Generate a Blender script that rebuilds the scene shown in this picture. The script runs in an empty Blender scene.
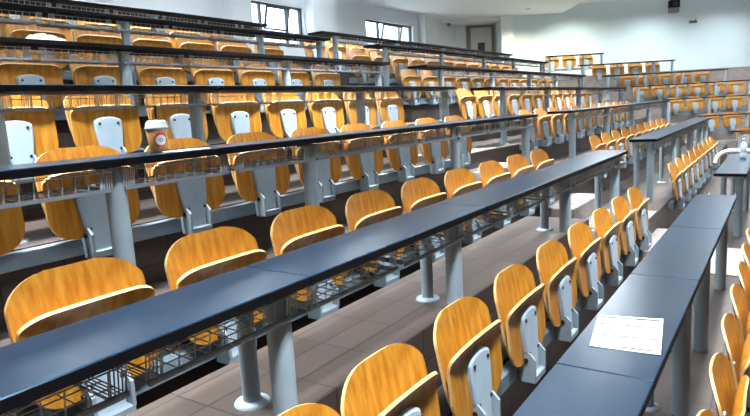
import bpy, math, random
from mathutils import Vector, Matrix
random.seed(7)
S = bpy.context.scene
C = S.collection
pi = math.pi

# ------------------------------------------------------------------ camera model (the hall is laid out around it)
YAW, PITCH, ROLL, FPX = 0.60068, 0.15919, -0.05757, 600.0
H = 1.94                                   # camera height above the lowest tier
FH = Vector((math.cos(YAW), math.sin(YAW), 0))      # horizontal viewing direction
RH = Vector((math.sin(YAW), -math.cos(YAW), 0))
_f = Vector((math.cos(YAW)*math.cos(PITCH), math.sin(YAW)*math.cos(PITCH), -math.sin(PITCH)))
_u = RH.cross(_f)
CR = math.cos(ROLL)*RH + math.sin(ROLL)*_u
CU = -math.sin(ROLL)*RH + math.cos(ROLL)*_u
def ray(px, py): return (px-375)/FPX*CR - (py-208)/FPX*CU + _f
def at_depth(px, py, dh):
    d = ray(px, py); p = d*(dh/d.dot(FH)); return Vector((p.x, p.y, p.z+H))
cam = bpy.data.cameras.new('camera'); co = bpy.data.objects.new('camera', cam); C.objects.link(co)
cam.sensor_width = 36; cam.lens = 36*FPX/750; cam.clip_start = .02
M = Matrix((CR, CU, -_f)).transposed().to_4x4(); M.translation = (0, 0, H); co.matrix_world = M
S.camera = co

# ------------------------------------------------------------------ rows
P = 0.90; SP = 0.5886
Y1, Z1, HH, DD = 0.2857, -0.8374, 0.3497, 0.294
DZ = {3: .018, 4: .009, 5: .005, 6: .038, 7: -.043}
def Yk(k): return Y1+(k-1)*P
def Dz(k): return H+Z1+(k-1)*HH+DZ.get(k, 0)        # desk top height of row k
def Tz(k): return Dz(k)-.75                          # tread height of row k
X_LAST = 5.77; X_MID = 7.90

# ------------------------------------------------------------------ materials
def mat(name, col, rough=.5, metal=0, spec=.5):
    m = bpy.data.materials.new(name); m.use_nodes = True
    b = m.node_tree.nodes['Principled BSDF']
    b.inputs['Base Color'].default_value = (*col, 1); b.inputs['Roughness'].default_value = rough
    b.inputs['Metallic'].default_value = metal; b.inputs['Specular IOR Level'].default_value = spec
    return m
def nodes(m): return m.node_tree.nodes, m.node_tree.links, m.node_tree.nodes['Principled BSDF']
def noise_col(m, c1, c2, scale=(1, 1, 1), nscale=5, detail=4, lo=.35, hi=.65, bump=0, coord='Object'):
    n, l, b = nodes(m)
    tc = n.new('ShaderNodeTexCoord'); mp = n.new('ShaderNodeMapping'); mp.inputs['Scale'].default_value = scale
    ns = n.new('ShaderNodeTexNoise'); ns.inputs['Scale'].default_value = nscale; ns.inputs['Detail'].default_value = detail
    cr = n.new('ShaderNodeValToRGB'); cr.color_ramp.elements[0].position = lo; cr.color_ramp.elements[1].position = hi
    cr.color_ramp.elements[0].color = (*c1, 1); cr.color_ramp.elements[1].color = (*c2, 1)
    l.new(tc.outputs[coord], mp.inputs[0]); l.new(mp.outputs[0], ns.inputs['Vector'])
    l.new(ns.outputs[0], cr.inputs[0]); l.new(cr.outputs[0], b.inputs['Base Color'])
    if bump:
        bp = n.new('ShaderNodeBump'); bp.inputs['Strength'].default_value = bump; bp.inputs['Distance'].default_value = .01
        l.new(ns.outputs[0], bp.inputs['Height']); l.new(bp.outputs[0], b.inputs['Normal'])
    return m
WOOD = noise_col(mat('birch_plywood', (.7, .35, .05), .38), (.36, .132, .009), (.53, .245, .027), (26, 26, 1.6), 1.4, 5)
PLY = noise_col(mat('plywood_edge', (.8, .5, .2), .5), (.60, .34, .12), (.72, .46, .20), (4, 4, 60), 3, 3)
BLACK = noise_col(mat('black_laminate', (.012, .014, .018), .27, 0, .24), (.0022, .0095, .022), (.004, .0145, .031), (1, 1, 1), 30, 3)
BLACK.node_tree.nodes['Principled BSDF'].inputs['Specular Tint'].default_value = (.45, .75, 1, 1)
DARK = mat('dark_edge', (.004, .004, .005), .6, 0, .12)
POST = noise_col(mat('grey_painted_steel', (.36, .44, .50), .42), (.32, .41, .47), (.37, .46, .52), (1, 1, 1), 8, 2)
PLATE = noise_col(mat('grey_plastic', (.42, .49, .54), .45), (.34, .44, .52), (.38, .48, .56), (1, 1, 1), 12, 2)
RAIL = noise_col(mat('blue_grey_steel', (.19, .25, .30), .45), (.17, .23, .28), (.21, .27, .32), (1, 1, 1), 5, 2)
HINGE = mat('hinge_grey_steel', (.25, .31, .35), .45)
CLEVIS = mat('dark_grey_steel', (.12, .15, .17), .45)
SCREW = mat('screw_black', (.01, .01, .012), .5)
WIRE = mat('wire_steel', (.60, .67, .70), .35, 0)
WIREDARK = mat('wire_dark', (.20, .23, .26), .45, 0)
WHITE = noise_col(mat('white_paint', (.8, .82, .82), .6), (.86, .88, .89), (.89, .90, .91), (1, 1, 1), 2, 2)
CEIL = noise_col(mat('ceiling_paint', (.85, .86, .87), .8), (.90, .91, .92), (.92, .93, .94), (1, 1, 1), 1, 2)
WALLR = noise_col(mat('pale_wall_paint', (.62, .74, .76), .7), (.72, .84, .86), (.74, .86, .87), (1, 1, 1), 1, 2)
WALLB = noise_col(mat('blue_white_wall_paint', (.72, .77, .80), .7), (.80, .86, .90), (.83, .89, .92), (1, 1, 1), 1, 2)
DARKW = noise_col(mat('dark_unseen_wall', (.05, .045, .045), .6), (.04, .036, .036), (.06, .054, .052), (1, 1, 1), 2, 2)  # dark finish given to the unseen walls to cut bounced fill light
STEP = noise_col(mat('pale_stone', (.40, .35, .32), .55), (.25, .215, .20), (.31, .275, .25), (1, 1, 1), 7, 5)
FRAME = mat('window_frame_paint', (.02, .03, .05), .4)
DOORM = noise_col(mat('door_beige', (.42, .38, .36), .5), (.58, .53, .50), (.62, .57, .54), (1, 1, 1), 4, 2)
PAPER = mat('paper', (.86, .87, .88), .8)
INK = mat('grey_ink', (.04, .04, .05), .8)
CURBT = None
def tiles(name, c1, c2, mortar, w, h):
    m = mat(name, c1, .45); n, l, b = nodes(m)
    tc = n.new('ShaderNodeTexCoord'); geo = n.new('ShaderNodeNewGeometry')
    sp = n.new('ShaderNodeSeparateXYZ'); cb = n.new('ShaderNodeCombineXYZ'); ad = n.new('ShaderNodeMath'); ad.operation = 'ADD'
    l.new(tc.outputs['Object'], sp.inputs[0])
    l.new(sp.outputs['Y'], ad.inputs[0]); l.new(sp.outputs['Z'], ad.inputs[1])
    l.new(sp.outputs['X'], cb.inputs['X']); l.new(ad.outputs[0], cb.inputs['Y'])
    br = n.new('ShaderNodeTexBrick'); br.offset = .0; br.inputs['Scale'].default_value = 1
    br.inputs['Brick Width'].default_value = w; br.inputs['Row Height'].default_value = h
    br.inputs['Mortar Size'].default_value = .004; br.inputs['Color1'].default_value = (*c1, 1)
    br.inputs['Color2'].default_value = (*c2, 1); br.inputs['Mortar'].default_value = (*mortar, 1)
    l.new(cb.outputs[0], br.inputs['Vector'])
    ns = n.new('ShaderNodeTexNoise'); ns.inputs['Scale'].default_value = 6; ns.inputs['Detail'].default_value = 5
    l.new(tc.outputs['Object'], ns.inputs['Vector'])
    mr = n.new('ShaderNodeMapRange'); mr.inputs['To Min'].default_value = .75; mr.inputs['To Max'].default_value = 1.2
    l.new(ns.outputs[0], mr.inputs[0])
    mx = n.new('ShaderNodeMix'); mx.data_type = 'RGBA'; mx.blend_type = 'MULTIPLY'; mx.inputs[0].default_value = 1
    l.new(br.outputs['Color'], mx.inputs[6]); l.new(mr.outputs[0], mx.inputs[7]); l.new(mx.outputs[2], b.inputs['Base Color'])
    bp = n.new('ShaderNodeBump'); bp.inputs['Strength'].default_value = .4; bp.inputs['Distance'].default_value = .004; bp.invert = True
    l.new(br.outputs['Fac'], bp.inputs['Height']); l.new(bp.outputs[0], b.inputs['Normal'])
    return m
TILE = tiles('brown_tile', (.050, .037, .031), (.072, .054, .045), (.017, .014, .013), .30, .15)
def glass(name, tint=(1, 1, 1), gl=.12):
    m = bpy.data.materials.new(name); m.use_nodes = True; n = m.node_tree.nodes; l = m.node_tree.links; n.clear()
    o = n.new('ShaderNodeOutputMaterial'); t = n.new('ShaderNodeBsdfTransparent'); g = n.new('ShaderNodeBsdfGlossy'); mx = n.new('ShaderNodeMixShader')
    t.inputs[0].default_value = (*tint, 1); g.inputs['Roughness'].default_value = .05; mx.inputs[0].default_value = gl
    l.new(t.outputs[0], mx.inputs[1]); l.new(g.outputs[0], mx.inputs[2]); l.new(mx.outputs[0], o.inputs[0]); return m
GLASS = glass('window_glass', (.96, .98, 1))
CLEAR = glass('clear_plastic', (.86, .92, .95), .25)

# ------------------------------------------------------------------ mesh helpers
class MB:
    def __init__(s): s.v = []; s.f = []; s.mi = []; s.sm = []
    def add(s, vs, fs, mi=0, smooth=False):
        o = len(s.v); s.v += [tuple(v) for v in vs]
        for f in fs: s.f.append(tuple(i+o for i in f)); s.mi.append(mi); s.sm.append(smooth)
    def box(s, x0, x1, y0, y1, z0, z1, mi=0, b=0):
        if b <= 0:
            vs = [(x, y, z) for z in (z0, z1) for y in (y0, y1) for x in (x0, x1)]
            s.add(vs, [(0, 2, 3, 1), (4, 5, 7, 6), (0, 1, 5, 4), (2, 6, 7, 3), (0, 4, 6, 2), (1, 3, 7, 5)], mi); return
        # chamfered box: rings
        rings = [(z0, b), (z0+b, 0), (z1-b, 0), (z1, b)]; vs = []
        for z, i in rings:
            bb = b
            vs += [(x0+bb, y0+i, z), (x1-bb, y0+i, z), (x1-i, y0+bb, z), (x1-i, y1-bb, z), (x1-bb, y1-i, z), (x0+bb, y1-i, z), (x0+i, y1-bb, z), (x0+i, y0+bb, z)]
        fs = [tuple(range(7, -1, -1)), tuple(range(24, 32))]
        for r in range(3):
            for k in range(8): a = r*8+k; c = r*8+(k+1) % 8; fs.append((a, c, c+8, a+8))
        s.add(vs, fs, mi)
    def tube(s, pts, r, n=8, mi=0, cap=True, smooth=True):
        pts = [Vector(p) for p in pts]; vs = []; up = None
        for i, p in enumerate(pts):
            d = (pts[min(i+1, len(pts)-1)]-pts[max(i-1, 0)]).normalized()
            if up is None: up = Vector((0, 0, 1)) if abs(d.z) < .9 else Vector((1, 0, 0))
            a = d.cross(up).normalized(); b = a.cross(d).normalized(); up = b
            rr = r[i] if isinstance(r, (list, tuple)) else r
            vs += [p+rr*(math.cos(2*pi*k/n)*a+math.sin(2*pi*k/n)*b) for k in range(n)]
        fs = []
        for i in range(len(pts)-1):
            for k in range(n): fs.append((i*n+k, i*n+(k+1) % n, (i+1)*n+(k+1) % n, (i+1)*n+k))
        s.add(vs, fs, mi, smooth)
        if cap: s.add(vs[:n], [tuple(range(n-1, -1, -1))], mi); s.add(vs[-n:], [tuple(range(n))], mi)
    def lathe(s, prof, n=20, mi=0, c=(0, 0, 0)):
        vs = []
        for r, z in prof: vs += [(c[0]+r*math.cos(2*pi*k/n), c[1]+r*math.sin(2*pi*k/n), c[2]+z) for k in range(n)]
        fs = []
        for i in range(len(prof)-1):
            for k in range(n): fs.append((i*n+k, i*n+(k+1) % n, (i+1)*n+(k+1) % n, (i+1)*n+k))
        s.add(vs, fs, mi, True)
    def prism(s, poly, z0, z1, mi=0):
        n = len(poly); vs = [(x, y, z0) for x, y in poly]+[(x, y, z1) for x, y in poly]
        s.add(vs, [tuple(range(n-1, -1, -1)), tuple(range(n, 2*n))]+[(i, (i+1) % n, n+(i+1) % n, n+i) for i in range(n)], mi)
    def mesh(s, name, mats):
        me = bpy.data.meshes.new(name); me.from_pydata(s.v, [], s.f)
        for m in (mats if isinstance(mats, (list, tuple)) else [mats]): me.materials.append(m)
        me.polygons.foreach_set('material_index', s.mi); me.polygons.foreach_set('use_smooth', s.sm); me.update(); return me
def link(name, data, parent=None, loc=(0, 0, 0), rz=0):
    o = bpy.data.objects.new(name, data); C.objects.link(o); o.location = loc; o.rotation_euler = (0, 0, rz)
    if parent: o.parent = parent
    return o
def tag(o, label, cat, group=None):
    o['label'] = label; o['category'] = cat
    if group: o['group'] = group
    return o
def struct(name, mb, m, loc=(0, 0, 0), rz=0, parent=None):
    o = link(name, mb.mesh(name, m), parent, loc, rz)
    if not parent: o['kind'] = 'structure'
    return o
ORD = ['first', 'second', 'third', 'fourth', 'fifth', 'sixth', 'seventh', 'eighth', 'ninth', 'tenth', 'eleventh', 'twelfth', 'thirteenth', 'fourteenth']

# ------------------------------------------------------------------ tip-up chair (origin on the seat rail, faces -Y, z measured from desk level -.45)
def sheet(zs, halfw, yf, arch, t, nx=20):
    """plywood shell: rows at zs, half width halfw(z), y = yf(z,u); gives closed solid with a ply edge"""
    mb = MB(); nz = len(zs); F = []
    for z in zs:
        w = halfw(z)
        for i in range(nx+1):
            u = -1+2*i/nx; x = u*w
            F.append(Vector((x, yf(z, x), z+arch(z, x))))
    def nrm(j, i):
        a = F[j*(nx+1)+min(i+1, nx)]-F[j*(nx+1)+max(i-1, 0)]; b = F[min(j+1, nz-1)*(nx+1)+i]-F[max(j-1, 0)*(nx+1)+i]
        return a.cross(b).normalized()
    Bk = [F[j*(nx+1)+i]-nrm(j, i)*t for j in range(nz) for i in range(nx+1)]
    fs = []; bs = []
    for j in range(nz-1):
        for i in range(nx):
            a = j*(nx+1)+i; fs.append((a, a+1, a+nx+2, a+nx+1)); bs.append((a, a+nx+1, a+nx+2, a+1))
    mb.add(F, fs, 0, True); mb.add(Bk, bs, 0, True)
    loop = [i for i in range(nx+1)]+[j*(nx+1)+nx for j in range(1, nz)]+[(nz-1)*(nx+1)+i for i in range(nx-1, -1, -1)]+[j*(nx+1) for j in range(nz-2, 0, -1)]
    n = len(loop); mb.add([F[i] for i in loop]+[Bk[i] for i in loop], [(k, n+k, n+(k+1) % n, (k+1) % n) for k in range(n)], 1, True)
    return mb
def ell(z, z0, z1, W, rxt, ryt, rxb, ryb):
    if z > z1-ryt: q = (z-(z1-ryt))/ryt; return W-rxt+rxt*math.sqrt(max(0, 1-q*q))
    if z < z0+ryb: q = ((z0+ryb)-z)/ryb; return W-rxb+rxb*math.sqrt(max(0, 1-q*q))
    return W
def samples(z0, z1, ryt, ryb):
    out = [z0+ryb*(1-math.cos(pi/2*i/7)) for i in range(8)]
    out += [z0+ryb+(z1-ryt-z0-ryb)*i/5 for i in range(1, 5)]
    return out+[z1-ryt+ryt*math.sin(pi/2*i/8) for i in range(9)]
bz0, bz1 = .075, .478
back_mb = sheet(samples(bz0, bz1, .10, .15), lambda z: ell(z, bz0, bz1, .245, .155, .10, .13, .15)*(1-.05*max(0, (.30-z)/.22)),
                lambda z, x: .105+.075*((z-bz0)/(bz1-bz0))**1.2-.55*x*x, lambda z, x: (-.10*x*x if z > .4 else 0), -.012)
sz0, sz1 = .045, .375
def seat_y(z, x):
    q = max(0, (z-(sz1-.085))/.085)
    return .065+.03*(z-sz0)/(sz1-sz0)-.046*q**1.8-.12*x*x
seat_mb = sheet(samples(sz0, sz1, .045, .115), lambda z: ell(z, sz0, sz1, .243, .10, .045, .125, .115),
                seat_y, lambda z, x: (-.04*x*x if z > .30 else 0), -.013)
# seat_mb front face (towards -Y) is the underside of the folded seat
def plate_mesh():
    mb = MB(); prof = []
    for k in range(13):                                       # arched top
        a = pi*k/12; prof.append((.098*math.cos(a), .262+.034*math.sin(a)))
    prof += [(-.096, .20), (-.082, .10), (-.062, .03), (-.058, -.03), (.058, -.03), (.062, .03), (.082, .10), (.096, .20)]
    yb, yf = .062, .030
    n = len(prof)
    def y(z, d): return d+.030*(z-sz0)/(sz1-sz0)*.9
    vs = [(x, y(z, yb+.004), z) for x, z in prof]+[(x, y(z, yf+.006), z) for x, z in prof]+[(x*.9, y(z, yf), .12+(z-.12)*.95) for x, z in prof]
    mb.add(vs, [(i, (i+1) % n, n+(i+1) % n, n+i) for i in range(n)]+[(n+i, n+(i+1) % n, 2*n+(i+1) % n, 2*n+i) for i in range(n)], 0)
    mb.add(vs[2*n:], [tuple(range(n-1, -1, -1))], 0)
    for x, z in ((-.066, .252), (.066, .252), (-.058, .085), (.058, .085)):
        yy = y(z, yf); mb.tube([(x, yy+.006, z), (x, yy-.004, z)], .009, 8, 1)
    # fix winding outward is not needed for closed shading
    return mb.mesh('seat_bracket', [PLATE, SCREW])
def clevis_mesh():
    mb = MB()
    for sx in (-1, 1):
        x0, x1 = sorted((sx*.064, sx*.078))
        poly = [(.000, -.030), (.085, -.030), (.085, .055), (.060, .092), (.030, .092), (.000, .060)]
        vs = [(x0, y, z) for y, z in poly]+[(x1, y, z) for y, z in poly]; n = 6
        mb.add(vs, [tuple(range(n-1, -1, -1)), tuple(range(n, 2*n))]+[(i, (i+1) % n, n+(i+1) % n, n+i) for i in range(n)], 0)
        mb.tube([(sx*.078, .045, .055), (sx*.086, .045, .055)], .012, 10, 1)
    mb.box(-.078, .078, .0, .0865, -.062, -.022, 0, .006)
    mb.box(-.060, .060, .062, .0865, -.030, .070, 0, .004)
    mb.box(-.018, .018, .088, .122, .037, .12, 0, .004); mb.box(-.018, .018, .112, .134, .10, .26, 0, .004)           # upright behind the seat that carries the backrest
    return mb.mesh('hinge_mount', [HINGE, SCREW])
BACK_M = back_mb.mesh('backrest', [WOOD, PLY]); SEAT_M = seat_mb.mesh('seat', [WOOD, PLY])
PL_M = plate_mesh(); CL_M = clevis_mesh()
def chair(loc, rz, label, group):
    e = link('tip_up_chair', None, None, loc, rz); e.empty_display_size = .1
    tag(e, label, 'chair', group)
    link('backrest', BACK_M, e)
    s = link('seat', SEAT_M, e); b = link('seat_bracket', PL_M, s); b['label'] = 'grey moulded bracket plate with four dark screws'
    h = link('hinge_mount', CL_M, e); h['label'] = 'grey steel hinge mount'
    return e

# ------------------------------------------------------------------ wire basket (local: centre x, y from desk front edge, z from desk top)
def basket_mesh():
    mb = MB(); L = .268; yf, yb, zt, zb = .035, .235, -.038, -.120
    xs = [-L+.045+(2*L-.09)*i/9 for i in range(10)]
    for x in xs: mb.tube([(x, yf, zt-.012), (x, yf+.01, zb), (x, yb, zb+.012), (x, yb, zt-.01)], .0022, 4, 0, False, False)
    for sx in (-1, 1):
        for i in range(5):
            x = sx*(L-.010*i); mb.tube([(x, yf, zt-.004), (x, yf+.01, zb), (x, yb, zb+.012), (x, yb, zt-.004)], .0024, 4, 0, False, False)
    for y, z in ((yf, zt-.012), (yb, zt-.02), (yf+.06, zb+.004), (yf+.11, zb+.007), (yf+.16, zb+.010)):
        mb.tube([(-L, y, z), (L, y, z)], .0022, 4, 0, False, False)
    mb.box(-L, L, yf-.002, yf+.008, zb-.007, zb+.007, 1)
    mb.box(-L, L, yb-.006, yb+.004, zb+.004, zb+.014, 1)
    return mb.mesh('wire_basket', [WIRE, WIREDARK])
BASK = basket_mesh()

def desk(name_loc, rz, x0, x1, joints, posts, baskets, floor_h, label, group, curb=0, depth=DD, pair=False):
    """desk thing; local x along the row, y=0 front edge, z=0 floor, top at floor_h"""
    e = link('lecture_desk', None, None, name_loc, rz); e.empty_display_size = .2
    tag(e, label, 'desk', group)
    cuts = [x0]+[j for j in joints if x0 < j < x1]+[x1]
    for a, b in zip(cuts, cuts[1:]):
        mb = MB(); mb.box(a+.0015, b-.0015, 0, depth, floor_h-.032, floor_h, 0, .003)
        t = link('tabletop', mb.mesh('tabletop', [BLACK, DARK]), e)
        for q in t.data.polygons:
            if q.normal.z < .5: q.material_index = 1
    fh = curb
    for x in posts:
        for y in ((.085, .235) if pair else (.085,)):
            r = .040 if y < .15 else .030
            mb = MB(); mb.tube([(x, y, fh), (x, y, floor_h-.04)], r, 20)
            mb.box(x-.05, x+.05, y-.04, y+.04, floor_h-.05, floor_h-.039)
            p = link('post', mb.mesh('post', [POST]), e)
            if pair and y < .15: continue
            mb = MB(); mb.lathe([(0.001, .016), (r+.010, .012), (r+.026, .008), (r+.030, 0)], 20, 0, (x, y, fh)); bp = link('base_plate', mb.mesh('base_plate', [POST]), p)
    for x in baskets: link('wire_basket', BASK, e, (x, 0, floor_h))
    return e
def seat_rail(loc, rz, x0, x1, legs, label, group):
    mb = MB(); mb.box(x0, x1, .088, .143, -.045, .035, 0, .004)
    o = link('seat_rail', mb.mesh('seat_rail', [RAIL]), None, loc, rz); return tag(o, label, 'seat rail', group)

# ================================================================== FLOOR: tiers of the near and middle blocks
XL, XR = -2.5, 16.6
for k in range(0, 9):
    y0 = Yk(k)-.10 if k else -4.0; y1 = Yk(k+1)-.10 if k < 8 else 10.6
    mb = MB(); mb.box(XL, XR, y0, y1, -.4, Tz(k)); struct('floor', mb, TILE)
# raised tiled kerb the near desks stand on
for k in (2,):
    mb = MB(); mb.box(XL, 4.75, Yk(k)+.045, Yk(k)+.545, Tz(k), Tz(k)+.31); struct('trim_kerb', mb, TILE)
# pale half steps of the stairs between the blocks
for k in range(0, 8):
    mb = MB(); rise = Tz(k+1)-Tz(k)
    mb.box(5.87, 6.93, Yk(k)+.48, Yk(k)+.80, Tz(k), Tz(k)+rise/2, 0, .008); struct('trim_step', mb, STEP)
    mb = MB(); mb.box(5.87, 6.93, Yk(k+1)-.10, Yk(k+1)+.48, Tz(k+1), Tz(k+1)+.012, 0, .003); struct('trim_landing', mb, STEP)

# ================================================================== NEAR BLOCK
ROWN = ['lowest', 'second', 'third', 'fourth', 'fifth', 'sixth', 'seventh', 'eighth']
near_end = {1: 5.62, 2: 5.95, 3: 6.10, 4: 6.05, 5: 6.16, 6: 6.22, 7: 6.05}
near_posts = {1: [1.3, 3.15, 4.06, 5.45], 2: [.1, 1.29, 2.49, 4.26, 5.80], 5: [2.70, 4.42, 6.02], 6: [1.6, 3.36, 5.04, 6.08]}
for k in range(0, 8):
    xs = [X_LAST+(.10 if k > 3 else 0)-SP*i for i in range(16)]
    xs = [x for x in xs if x > max(.0, .437*(Yk(k)+.8)-.65)]
    if k == 0: xs = [x for x in xs if x > 1.5]
    if k == 1: xs = [x-.09 for x in xs]; xs[8] = 1.06
    z = Dz(k)-.45
    for i, x in enumerate(xs):
        chair((x, Yk(k)+.655, z), 0, f'folded wooden tip-up chair, {ORD[i]} from the stairs, {ROWN[k]} row up, near block', 'tip-up chairs of the near block')
    seat_rail((0, Yk(k)+.655, z+.0), 0, xs[-1]-.5, 6.05, xs, f'blue-grey steel rail carrying the {ROWN[k]} row of chairs, near block', 'seat rails of the near block')
DESKN = ['', 'first', 'second', 'third', 'fourth', 'fifth', 'sixth', 'seventh']
for k in range(1, 8):
    xs = [X_LAST+(.10 if k > 3 else 0)-SP*i for i in range(16)]; lo = max(-.6, .437*Yk(k)-1.0)
    if k == 1: lo = -.3
    xs = [x for x in xs if x > lo+.25]
    posts = near_posts.get(k, [x for x in (-.4, 1.37, 2.55, 4.35, 5.95) if x > lo])
    jts = [1.83, 2.98, 4.19] if k == 1 else [-.3, 1.36, 2.7, 4.28]
    extra = ', bearing the printed paper' if k == 1 else ''
    kb = 0
    loc = (0, Yk(k), Tz(k)); fh = .75
    bk = xs if k > 1 else [x for x in xs]
    posts_in = [p for p in posts if p < 5.5]; 
    e = desk(loc, 0, lo, near_end[k], jts, posts, bk, fh, f'long black desk of the near block, {DESKN[k]} from the front{extra}', 'long desks of the near block', curb=0, pair=k < 3)
    if k == 2:                                                  # posts standing on the kerb are shorter
        for p in [c for c in e.children if c.name.startswith('post')]:
            vx = [v.co.x for v in p.data.vertices]
            if max(vx) < 5.5:
                for v in p.data.vertices:
                    if v.co.z < .1: v.co.z += .31
                for c in p.children: c.location.z += .31

# ================================================================== MIDDLE BLOCK
mid_n = {1: 9, 2: 10, 3: 12, 4: 12, 5: 12, 6: 12, 7: 12}
mid_start = {1: 7.12, 2: 7.45, 3: 7.29, 4: 7.05, 5: 7.05, 6: 7.35, 7: 7.2}
for k in range(1, 8):
    xs = [X_MID+SP*i for i in range(mid_n[k])]; z = Dz(k)-.45
    for i, x in enumerate(xs):
        chair((x, Yk(k)+.655, z), 0, f'folded wooden tip-up chair, {ORD[i]} from the stairs, {ROWN[k]} row up, middle block', 'tip-up chairs of the middle block')
    seat_rail((0, Yk(k)+.655, z), 0, 7.65, xs[-1]+.3, xs, f'blue-grey steel rail carrying the {ROWN[k]} row of chairs, middle block', 'seat rails of the middle block')
    x1 = xs[-1]+.42 if k > 1 else 9.35
    bk = [x for x in xs if x < x1-.2]
    ps = [x for x in (7.60, 9.38, 11.14, 12.7, 14.5) if x < x1-.1 and x > mid_start[k]]
    ps.append(x1-.1)
    desk((0, Yk(k), Tz(k)), 0, mid_start[k], x1, [9.4, 11.15, 12.9], ps, bk, .75, f'long black desk of the middle block, {DESKN[k]} from the front', 'long desks of the middle block', pair=k < 3)

# ================================================================== FAR BLOCK (rows turned towards the camera side, by the pale wall)
RZ = YAW-pi/2
far = [  # left end px, right end px (or None), depth, chair centres in px
 ('eighth', (547, 56), 604.5, 21.3, [552, 569, 586]),
 ('seventh', (580, 65), 675.5, 20.45, [599, 617, 635, 652.5]),
 ('sixth', (606, 75.6), 729, 19.6, [627, 646, 665, 683.5, 702]),
 ('fifth', (636, 86), None, 18.75, [641, 659, 678, 697, 716.5, 735, 753]),
 ('fourth', (667, 99.2), None, 17.9, [675.5, 694.8, 714.5, 734, 754]),
 ('third', (703, 115.7), None, 17.05, [711, 732, 753]),
 ('second', (738, 131), None, 16.2, [745, 767]),
]
prev_z = None
flo = []
for j, (nm, lp, rp, dh, cp) in enumerate(far):
    Pl = at_depth(lp[0], lp[1], dh); zt = Pl.z; lat0 = Pl.dot(RH)
    lat1 = (at_depth(rp, 60, dh).dot(RH) if rp else lat0+3.6)
    tz = zt-.75
    org = FH*dh+RH*lat0
    L = lat1-lat0
    lats = [at_depth(c, lp[1]+8, dh+.74).dot(RH)-lat0 for c in cp]
    while not rp and lats[-1] < 3.2: lats.append(lats[-1]+SP)
    desk((org.x, org.y, tz), RZ, 0, L, [L*.5] if L < 2.4 else [1.7], [p for p in (.10, 1.30, 2.5) if p < L-.5]+[L-.07], [], .75,
         f'long black desk of the far block by the pale wall, {nm} row up', 'long desks of the far block')
    ro = FH*(dh+.655)+RH*lat0
    for i, lx in enumerate(lats):
        p = ro+RH*lx
        chair((p.x, p.y, zt-.45), RZ, f'folded wooden tip-up chair, {ORD[i]} from the left, {nm} row up, far block', 'tip-up chairs of the far block')
    seat_rail((ro.x, ro.y, zt-.45), RZ, min(lats)-.3, max(lats)+.3, lats, f'blue-grey steel rail carrying the {nm} row of chairs, far block', 'seat rails of the far block')
    flo.append((dh, tz, lat0))
for j, (dh, tz, lat0) in enumerate(flo):
    d1 = flo[j-1][0]-.10 if j else 23.6
    a = FH*(dh-.10)+RH*(lat0-.45); b = FH*(dh-.10)+RH*(lat0+9); c = FH*d1+RH*(lat0+9); d = FH*d1+RH*(lat0-.45)
    mb = MB(); mb.prism([(p.x, p.y) for p in (a, b, c, d)], -.5, tz); struct('floor', mb, STEP)
# concrete ground between the blocks
mb = MB(); mb.box(-8, 34, -10, 14, -.7, -.42); struct('floor', mb, STEP)

# ================================================================== ROOM SHELL
YB = 10.5; ZC = H+3.16; ZC2 = H+3.46; ZCB = -0.4
def box_obj(name, m, *a, b=0):
    mb = MB(); mb.box(*a, b=b); return struct(name, mb, m)
wins = [(10.42, 12.54), (15.40, 18.20)]; WT = H+2.76; WB = H+1.80
mb = MB()
xs = [-6, wins[0][0], wins[0][1], wins[1][0], wins[1][1], 22.5]
for i in range(5):
    if i % 2 == 0: mb.box(xs[i], xs[i+1], YB, YB+.3, ZCB, ZC)
    else:
        mb.box(xs[i], xs[i+1], YB, YB+.3, ZCB, WB); mb.box(xs[i], xs[i+1], YB, YB+.3, WT, ZC)
for x0, x1 in ((9.75, 10.38), (12.60, 13.55), (18.55, 19.4)): mb.box(x0, x1, YB-.28, YB+.01, ZCB, ZC)
struct('wall_back', mb, WALLB)
def window(n, x0, x1):
    e = link('window_%d' % n, None, None, ((x0+x1)/2, YB+.12, WB)); e['kind'] = 'structure'
    w = (x1-x0)/2; h = WT-WB
    mb = MB(); t = .05
    for a in ((-w, w, 0, t), (-w, w, h-t, h)): mb.box(a[0], a[1], -.04, .04, a[2], a[3])
    for x in (-w+t/2, -w*.42, w*.48, w-t/2): mb.box(x-t/2, x+t/2, -.04, .04, t, h-t)
    mb.box(-w+t, -w*.42-t/2, -.03, .03, .28, .32); mb.box(-w*.42+t/2, w*.48-t/2, -.03, .03, .28, .32); mb.box(w*.48+t/2, w-t, -.03, .03, .28, .32)
    link('window_frame', mb.mesh('window_frame', [FRAME]), e)
    # hopper sash tilted open into the room
    mb = MB(); s0, s1 = -w*.42+.06, w*.48-.06; hz = h-.40
    for (a, b, c, d) in ((s0, s1, 0, .045), (s0, s1, hz-.045, hz), (s0, s0+.045, .045, hz-.045), (s1-.045, s1, .045, hz-.045)): mb.box(a, b, -.02, .02, c, d)
    sa = link('window_sash', mb.mesh('window_sash', [FRAME]), e, (0, -.05, .33)); sa.rotation_euler.x = math.radians(14)
    mb = MB(); mb.box(s0+.04, s1-.04, -.004, .004, .04, hz-.04); link('pane', mb.mesh('pane', [GLASS]), sa)
    for a, b in ((-w+t, -w*.42-t/2), (w*.48+t/2, w-t)):
        mb = MB(); mb.box(a, b, -.005, .005, t, h-t); link('pane', mb.mesh('pane', [GLASS]), e)
for i, (a, b) in enumerate(wins): window(i+1, a, b)

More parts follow.
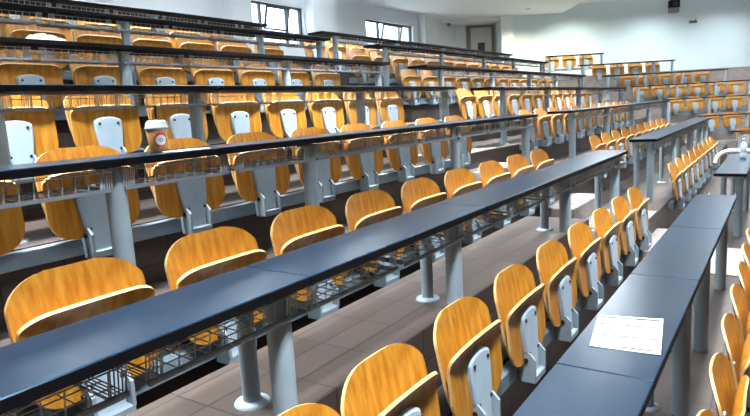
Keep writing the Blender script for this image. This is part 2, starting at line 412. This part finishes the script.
# wall at the far right, square to the view of the far block, with a door alcove at its left end
DW = 22.7
def latpx(px, d=DW, py=20): return at_depth(px, py, d).dot(RH)
la, lb, lc, ld, le = latpx(437), latpx(500), latpx(512), latpx(564), latpx(564)+21.5
def wbox(name, m, l0, l1, d0, d1, z0, z1, b=0, parent=None):
    mb = MB(); mb.box(l0, l1, 0, d1-d0, 0, z1-z0, 0, b)
    p = FH*d0; return struct(name, mb, m, (p.x, p.y, z0), RZ, parent)
wbox('wall_right', WALLR, lc, le, DW, DW+.3, ZCB, ZC2+.3)
wbox('wall_alcove', WALLB, la-3, lb+.3, DW+.9, DW+1.1, ZCB, ZC)
wbox('wall_alcove_side', WALLB, lb, lb+.12, DW+.02, DW+.9, ZCB, ZC)
wbox('trim_lintel', WHITE, la, lb, DW-.05, DW+.9, H+3.06, ZC)
wbox('trim_column', WHITE, lb, lc, DW-.18, DW+.1, ZCB, ZC)
# door in the alcove
d0, d1 = latpx(470, DW+.85), latpx(491, DW+.85)
e = link('door_1', None, None, tuple(FH*(DW+.84)+Vector((0, 0, H+.86))), RZ); e['kind'] = 'structure'
mb = MB(); mb.box(d0, d1, 0, .05, 0, 2.05, 0, .004); link('door_leaf', mb.mesh('door_leaf', [DOORM]), e)
mb = MB(); mb.box(d0-.16, d0, -.03, .05, 0, 2.14); mb.box(d1, d1+.1, -.03, .05, 0, 2.14); mb.box(d0-.16, d1+.1, -.03, .05, 2.06, 2.14); link('door_frame', mb.mesh('door_frame', [mat('door_frame_brown', (.20, .17, .15), .5)]), e)
mb = MB(); p0, p1 = latpx(477, DW+.85), latpx(484, DW+.85); mb.box(p0, p1, -.012, .0, .98, 1.50); link('door_window', mb.mesh('door_window', [mat('dark_glass', (.01, .01, .012), .45)]), e)
mb = MB(); mb.tube([(d0+.12, -.06, .80), (d0+.12, -.06, .92)], .012); mb.tube([(d0+.12, -.06, .86), (d0+.12, .0, .86)], .010); link('door_handle', mb.mesh('door_handle', [POST]), e)
# ceilings: low white one over the left part, higher one by the right wall
wpt = FH*(DW+.9)+RH*ld; edge = wpt-FH*26+RH*-1.2; edge = wpt+(edge-wpt)*((wpt.y+9.2)/(wpt.y-edge.y))
mb = MB(); mb.prism([(-6, YB+.3), (-6, -9.2), (edge.x, edge.y), (wpt.x, wpt.y), (22.8, YB+.3)], ZC, ZC+.32); struct('ceiling', mb, CEIL)
far_r = FH*(DW+.4)+RH*le; near_r = Vector((far_r.x, -9.2, 0))
mb = MB(); mb.prism([(edge.x, edge.y), (near_r.x, near_r.y), (far_r.x, far_r.y), (wpt.x, wpt.y)], ZC2-.0, ZC2+.2); struct('ceiling', mb, CEIL)

box_obj('wall_front', DARKW, -6, 36, -9.3, -9.0, ZCB, ZC2+.3)
box_obj('wall_left', DARKW, -6.3, -6, -9.3, YB+.3, ZCB, ZC2+.3)
box_obj('floor', TILE, -6, 36, -9, -4.0, ZCB-.1, Tz(0))
# ================================================================== SMALL THINGS
# printed sheets on the first desk
zt = Dz(1)
pc = [Vector((2.015, .520)), Vector((2.035, .300)), Vector((2.385, .345)), Vector((2.335, .568))]
def sheetpt(a, b): return (pc[0]*(1-a)+pc[3]*a)*(1-b)+(pc[1]*(1-a)+pc[2]*a)*b   # a: towards far, b: towards front
mb = MB()
N = 10; top = []
for i in range(N+1):
    for j in range(N+1):
        p = sheetpt(i/N, j/N); top.append((p.x, p.y, zt+.0022+.0035*(max(0, abs(j/N-.5)-.3)*3)**2))
fs = [(i*(N+1)+j, (i+1)*(N+1)+j, (i+1)*(N+1)+j+1, i*(N+1)+j+1) for i in range(N) for j in range(N)]
mb.add(top, [f[::-1] for f in fs], 0, True); mb.add([(x, y, z-.0014) for x, y, z in top], fs, 0, True)
rim = [i*(N+1) for i in range(N+1)]+[N*(N+1)+j for j in range(1, N+1)]+[i*(N+1)+N for i in range(N-1, -1, -1)]+[j for j in range(N-1, 0, -1)]
mb.add([top[i] for i in rim]+[(top[i][0], top[i][1], top[i][2]-.0014) for i in rim], [(k, (k+1) % len(rim), len(rim)+(k+1) % len(rim), len(rim)+k) for k in range(len(rim))], 0)
ps = link('paper_sheets', mb.mesh('paper_sheets', [PAPER])); tag(ps, 'white printed paper sheets lying on the black desk in front', 'paper')
for a, b0, b1, w in ((.93, .05, .95, .020), (.70, .05, .95, .014), (.36, .05, .95, .014), (.06, .42, .93, .016)):
    K = 14; mb = MB()
    for kk in range(K):
        s0 = b0+(b1-b0)*kk/K; s1 = b0+(b1-b0)*(kk+1)/K
        q = [sheetpt(a-w, s0), sheetpt(a-w, s1), sheetpt(a+w, s1), sheetpt(a+w, s0)]
        zz = [zt+.0038+.0035*(max(0, abs(s-.5)-.3)*3)**2 for s in (s0, s1, s1, s0)]
        mb.add([(v.x, v.y, z) for v, z in zip(q, zz)], [(0, 1, 2, 3)], 0)
    pl = link('printed_line', mb.mesh('printed_line', [INK]), ps); pl['label'] = 'grey printed line'

# iced drink cup on the third desk
cx, cy, cz = 1.652, Yk(3)+.17, Dz(3)
e = link('drink_cup', None, None, (cx, cy, cz)); tag(e, 'clear plastic cup of brown iced drink with red and white round logo', 'cup')
COFFEE = noise_col(mat('iced_coffee', (.42, .20, .06), .25), (.42, .19, .05), (.56, .28, .09), (1, 1, 1), 25, 3)
mb = MB(); mb.lathe([(.001, 0), (.034, 0), (.036, .004), (.0475, .098), (.046, .101), (.001, .101)], 28); link('cup_body', mb.mesh('cup_body', [COFFEE]), e)
mb = MB(); mb.lathe([(.0485, .097), (.0508, .099), (.0508, .106), (.048, .109), (.045, .124), (.036, .136), (.012, .139), (.012, .137), (.001, .137)], 28)
lid = link('cup_lid', mb.mesh('cup_lid', [mat('frosted_lid', (.36, .41, .45), .2)]), e); lid['label'] = 'frosted white dome lid'
mb = MB()
for aa in range(3):
    t = .9+aa*1.9; mb.box(.022*math.cos(t)-.010, .022*math.cos(t)+.010, .022*math.sin(t)-.010, .022*math.sin(t)+.010, .1395, .1405)
mb.tube([(0, 0, .12), (.004, -.002, .20)], .0042, 10, 1)
st = link('straw', mb.mesh('straw', [DARK, DARK]), e); st['label'] = 'dark drinking straw'
def cup_patch(r0, r1, m, off, n=28, parent=e, nm='logo'):
    mb = MB(); vs = []; ca = math.atan2(-cy, -cx)+.30
    for r in (r0, r1):
        for k in range(n):
            u = r*math.cos(2*pi*k/n); z = .052+r*math.sin(2*pi*k/n); rad = .036+(.0475-.036)*(z-.004)/.094+off; a = ca+u/rad
            vs.append((rad*math.cos(a), rad*math.sin(a), z))
    mb.add(vs, [(k, (k+1) % n, n+(k+1) % n, n+k) for k in range(n)], 0, True)
    if r0 < .003: pass
    return link(nm, mb.mesh(nm, [m]), parent)
RED = mat('logo_red', (.55, .02, .05), .4); LW = mat('logo_white', (.85, .85, .85), .5); LG = mat('logo_grey', (.30, .36, .40), .5)
lg = cup_patch(.001, .031, RED, .0006); lg['label'] = 'red ring logo with white centre'
cup_patch(.001, .022, LW, .0012, parent=lg, nm='logo_centre')
cup_patch(.003, .010, LG, .0018, parent=lg, nm='logo_mark')
# napkin by the cup
mb = MB(); mb.box(-.10, .085, -.05, .05, 0, .003, 0, .001)
o = link('paper_napkin', mb.mesh('paper_napkin', [PAPER]), None, (1.72, Yk(3)+.062, Dz(3)), .12); tag(o, 'small white paper napkin on the desk edge below the drink cup', 'napkin')
# crumpled white paper on the fifth desk
mb = MB(); nx, ny = 14, 8; g = []
for i in range(nx+1):
    for j in range(ny+1):
        u, v = i/nx, j/ny; env = (math.sin(pi*min(max(u, .0), 1))**.5)*(math.sin(pi*v)**.5)
        g.append(((u-.5)*.24, (v-.5)*.16, .006+env*(.05-.02*u+random.uniform(-.012, .012))))
mb.add(g, [(i*(ny+1)+j, (i+1)*(ny+1)+j, (i+1)*(ny+1)+j+1, i*(ny+1)+j+1) for i in range(nx) for j in range(ny)], 0)
mb.add([(x, y, 0) for x, y, z in g], [(i*(ny+1)+j, i*(ny+1)+j+1, (i+1)*(ny+1)+j+1, (i+1)*(ny+1)+j) for i in range(nx) for j in range(ny)], 0)
rim = [i*(ny+1) for i in range(nx+1)]+[nx*(ny+1)+j for j in range(1, ny+1)]+[i*(ny+1)+ny for i in range(nx-1, -1, -1)]+[j for j in range(ny-1, 0, -1)]
mb.add([g[i] for i in rim]+[(g[i][0], g[i][1], 0) for i in rim], [(k, len(rim)+k, len(rim)+(k+1) % len(rim), (k+1) % len(rim)) for k in range(len(rim))], 0)
o = link('crumpled_paper', mb.mesh('crumpled_paper', [PAPER]), None, (2.16, Yk(5)+.12, Dz(5))); tag(o, 'crumpled white paper on the fifth desk at the upper left', 'paper')
# water bottle and white hand rail beyond the first desk of the middle block
mb = MB(); mb.lathe([(.001, 0), (.034, 0), (.036, .01), (.036, .06), (.033, .075), (.036, .09), (.036, .15), (.026, .185), (.014, .205), (.014, .22), (.001, .22)], 20)
e = link('water_bottle', None, None, (8.80, Yk(1)+.115, Dz(1))); tag(e, 'clear plastic water bottle on the first desk beyond the stairs', 'bottle')
link('bottle_body', mb.mesh('bottle_body', [mat('clear_bottle', (.62, .74, .82), .12)]), e)
mb = MB(); mb.lathe([(.001, .245), (.015, .245), (.016, .24), (.016, .215), (.001, .215)], 16); cpo = link('bottle_cap', mb.mesh('bottle_cap', [WHITE]), e); cpo['label'] = 'white screw cap'
e = link('hand_rail', None, None, (9.72, 0, Tz(0))); tag(e, 'white bent tube handrail crossing behind the first desk beyond the stairs', 'handrail')
mb = MB(); zr = Dz(1)+.015-Tz(0)
mb.tube([(0, .775, zr-.17), (0, .75, zr-.08), (0, .70, zr-.03), (0, .62, zr), (0, .2, zr), (0, -.8, zr)], .032, 12); link('rail', mb.mesh('rail', [WHITE]), e)
for y, z0 in ((.15, 0), (-.7, 0)):
    mb = MB(); mb.tube([(0, y, z0), (0, y, zr)], .03, 12); link('post', mb.mesh('post', [WHITE]), e)
# wall things
def wall_item(name, px0, py0, px1, py1, m, label, cat, depth=.12):
    a = at_depth(px0, py0, DW); b = at_depth(px1, py1, DW); l0, l1 = a.dot(RH), b.dot(RH); z1, z0 = a.z, b.z
    p = FH*(DW-depth)+RH*((l0+l1)/2)
    e = link(name, None, None, (p.x, p.y, z0), RZ); tag(e, label, cat); return e, (l1-l0)/2, z1-z0
e, w, h = wall_item('wall_speaker', 668, 1, 677, 13, None, 'black and grey loudspeaker box mounted high on the pale wall', 'loudspeaker', .22)
mb = MB(); mb.box(-w, w, 0, .22, h*.40, h, 0, .01); link('cabinet', mb.mesh('cabinet', [DARK]), e)
mb = MB(); mb.box(-w*.95, w*.95, .03, .22, 0, h*.40, 0, .01); o = link('lower_panel', mb.mesh('lower_panel', [mat('speaker_grey', (.25, .27, .32), .6)]), e); o['label'] = 'grey lower panel'
mb = MB(); mb.tube([(0, 0, h*.7), (0, -.006, h*.7)], w*.6, 20); link('speaker_cone', mb.mesh('speaker_cone', [SCREW]), e)
e, w, h = wall_item('wall_fitting', 689, 19, 696, 23, None, 'small dark fitting on the pale wall beside the loudspeaker', 'wall fitting', .12)
mb = MB(); mb.box(-w, w, .03, .12, 0, h*.55, 0, .008); link('housing', mb.mesh('housing', [mat('fitting_grey', (.10, .10, .12), .5)]), e)
mb = MB(); mb.tube([(w*.6, .08, h*.5), (w*.8, .06, h*1.1)], .012, 8); link('arm', mb.mesh('arm', [SCREW]), e)
p = at_depth(449, 26, DW+.3); mb = MB(); mb.lathe([(.001, -.10), (.05, -.08), (.07, -.03), (.07, 0.0)], 16)
mb.lathe([(.07, 0), (.001, 0)], 16)
o = link('security_camera', mb.mesh('security_camera', [mat('camera_grey', (.15, .16, .2), .4)]), None, (p.x, p.y, H+3.06)); tag(o, 'small dark dome camera under the door alcove ceiling', 'camera')

# ================================================================== LIGHT
w = bpy.data.worlds.new('world'); S.world = w; w.use_nodes = True
bg = w.node_tree.nodes['Background']; bg.inputs[0].default_value = (.82, .92, 1.0, 1); bg.inputs[1].default_value = 6
def area(name, loc, sx, sy, e, col=(1, .97, .92), rot=(0, 0, 0)):
    l = bpy.data.lights.new(name, 'AREA'); l.shape = 'RECTANGLE'; l.size = sx; l.size_y = sy; l.energy = e; l.color = col
    o = bpy.data.objects.new(name, l); C.objects.link(o); o.location = loc; o.rotation_euler = rot; return o
FIX = mat('lamp_housing', (.8, .8, .8), .5)
n = 0
for x in (1.0, 4.6, 8.4, 12.2):  # unseen pendant lamps, added to light the rows from above
    for y, en in ((.2, 140), (3.0, 165), (6.0, 65), (8.8, 30)):
        area('added_lamp_light', (x, y, ZC-.46), 1.4, .35, en, (.90, .95, 1)).data.spread = math.radians(80)
        area('added_lamp_uplight', (x, y, ZC-.36), 1.4, .35, 70 if y < 5 else 75, (.86, .95, 1), (pi, 0, 0))  # added upward light that whitens the ceiling and walls
        o = link('added_ceiling_lamp', None, None, (x, y, ZC-.45)); tag(o, 'added white rectangular pendant lamp, unseen above the seating', 'ceiling lamp', 'added ceiling lamps')
        mb = MB(); mb.box(-.75, .75, -.2, .2, 0, .07, 0, .01); link('housing', mb.mesh('housing', [FIX]), o)
        for sx in (-.6, .6):
            mb = MB(); mb.tube([(sx, 0, .07), (sx, 0, .45)], .006, 6); link('hanger', mb.mesh('hanger', [FIX]), o)
for x, y, zc in ((15.5, 3.6, ZC), (17.0, .6, ZC2), (20.0, -1.4, ZC2), (22.4, -3.4, ZC2), (18.5, -4.5, ZC2)):  # more lamps added out of view to brighten the far block and ceiling
    area('added_lamp_light', (x, y, zc-.46), 1.4, .35, 120, (.90, .95, 1)); area('added_lamp_uplight', (x, y, zc-.36), 1.4, .35, 290, (.86, .95, 1), (pi, 0, 0))
    o = link('added_ceiling_lamp', None, None, (x, y, zc-.45)); tag(o, 'added white rectangular pendant lamp, unseen above the seating', 'ceiling lamp', 'added ceiling lamps')
    mb = MB(); mb.box(-.75, .75, -.2, .2, 0, .07, 0, .01); link('housing', mb.mesh('housing', [FIX]), o)
    for sx in (-.6, .6):
        mb = MB(); mb.tube([(sx, 0, .07), (sx, 0, .45)], .006, 6); link('hanger', mb.mesh('hanger', [FIX]), o)
for px, en, col in ((528, 75, (1, 1, .70)), (585, 62, (.94, 1, .88)), (668, 46, (.86, .95, 1)), (752, 34, (.82, .92, 1))):
    p = at_depth(px, 5, DW-1.5); zc = ZC2 if px > 560 else ZC
    l = bpy.data.lights.new('downlight_beam', 'SPOT'); l.energy = en*6.5; l.color = col; l.spot_size = math.radians(150); l.spot_blend = 1; l.shadow_soft_size = .06
    o = bpy.data.objects.new('downlight_beam', l); C.objects.link(o); o.location = (p.x, p.y, zc-.06)
    mb = MB(); mb.lathe([(.11, 0), (.11, -.03), (.085, -.035), (.08, 0)], 20)
    d = link('downlight', mb.mesh('downlight', [FIX]), None, (p.x, p.y, zc)); tag(d, 'round recessed downlight in the ceiling beside the pale wall', 'downlight', 'downlights by the pale wall')

vs = S.view_settings
S.display_settings.display_device = 'sRGB'
vs.view_transform = 'Standard'; vs.look = 'None'; vs.gamma = 1; vs.exposure = 0.1; vs.use_curve_mapping = False
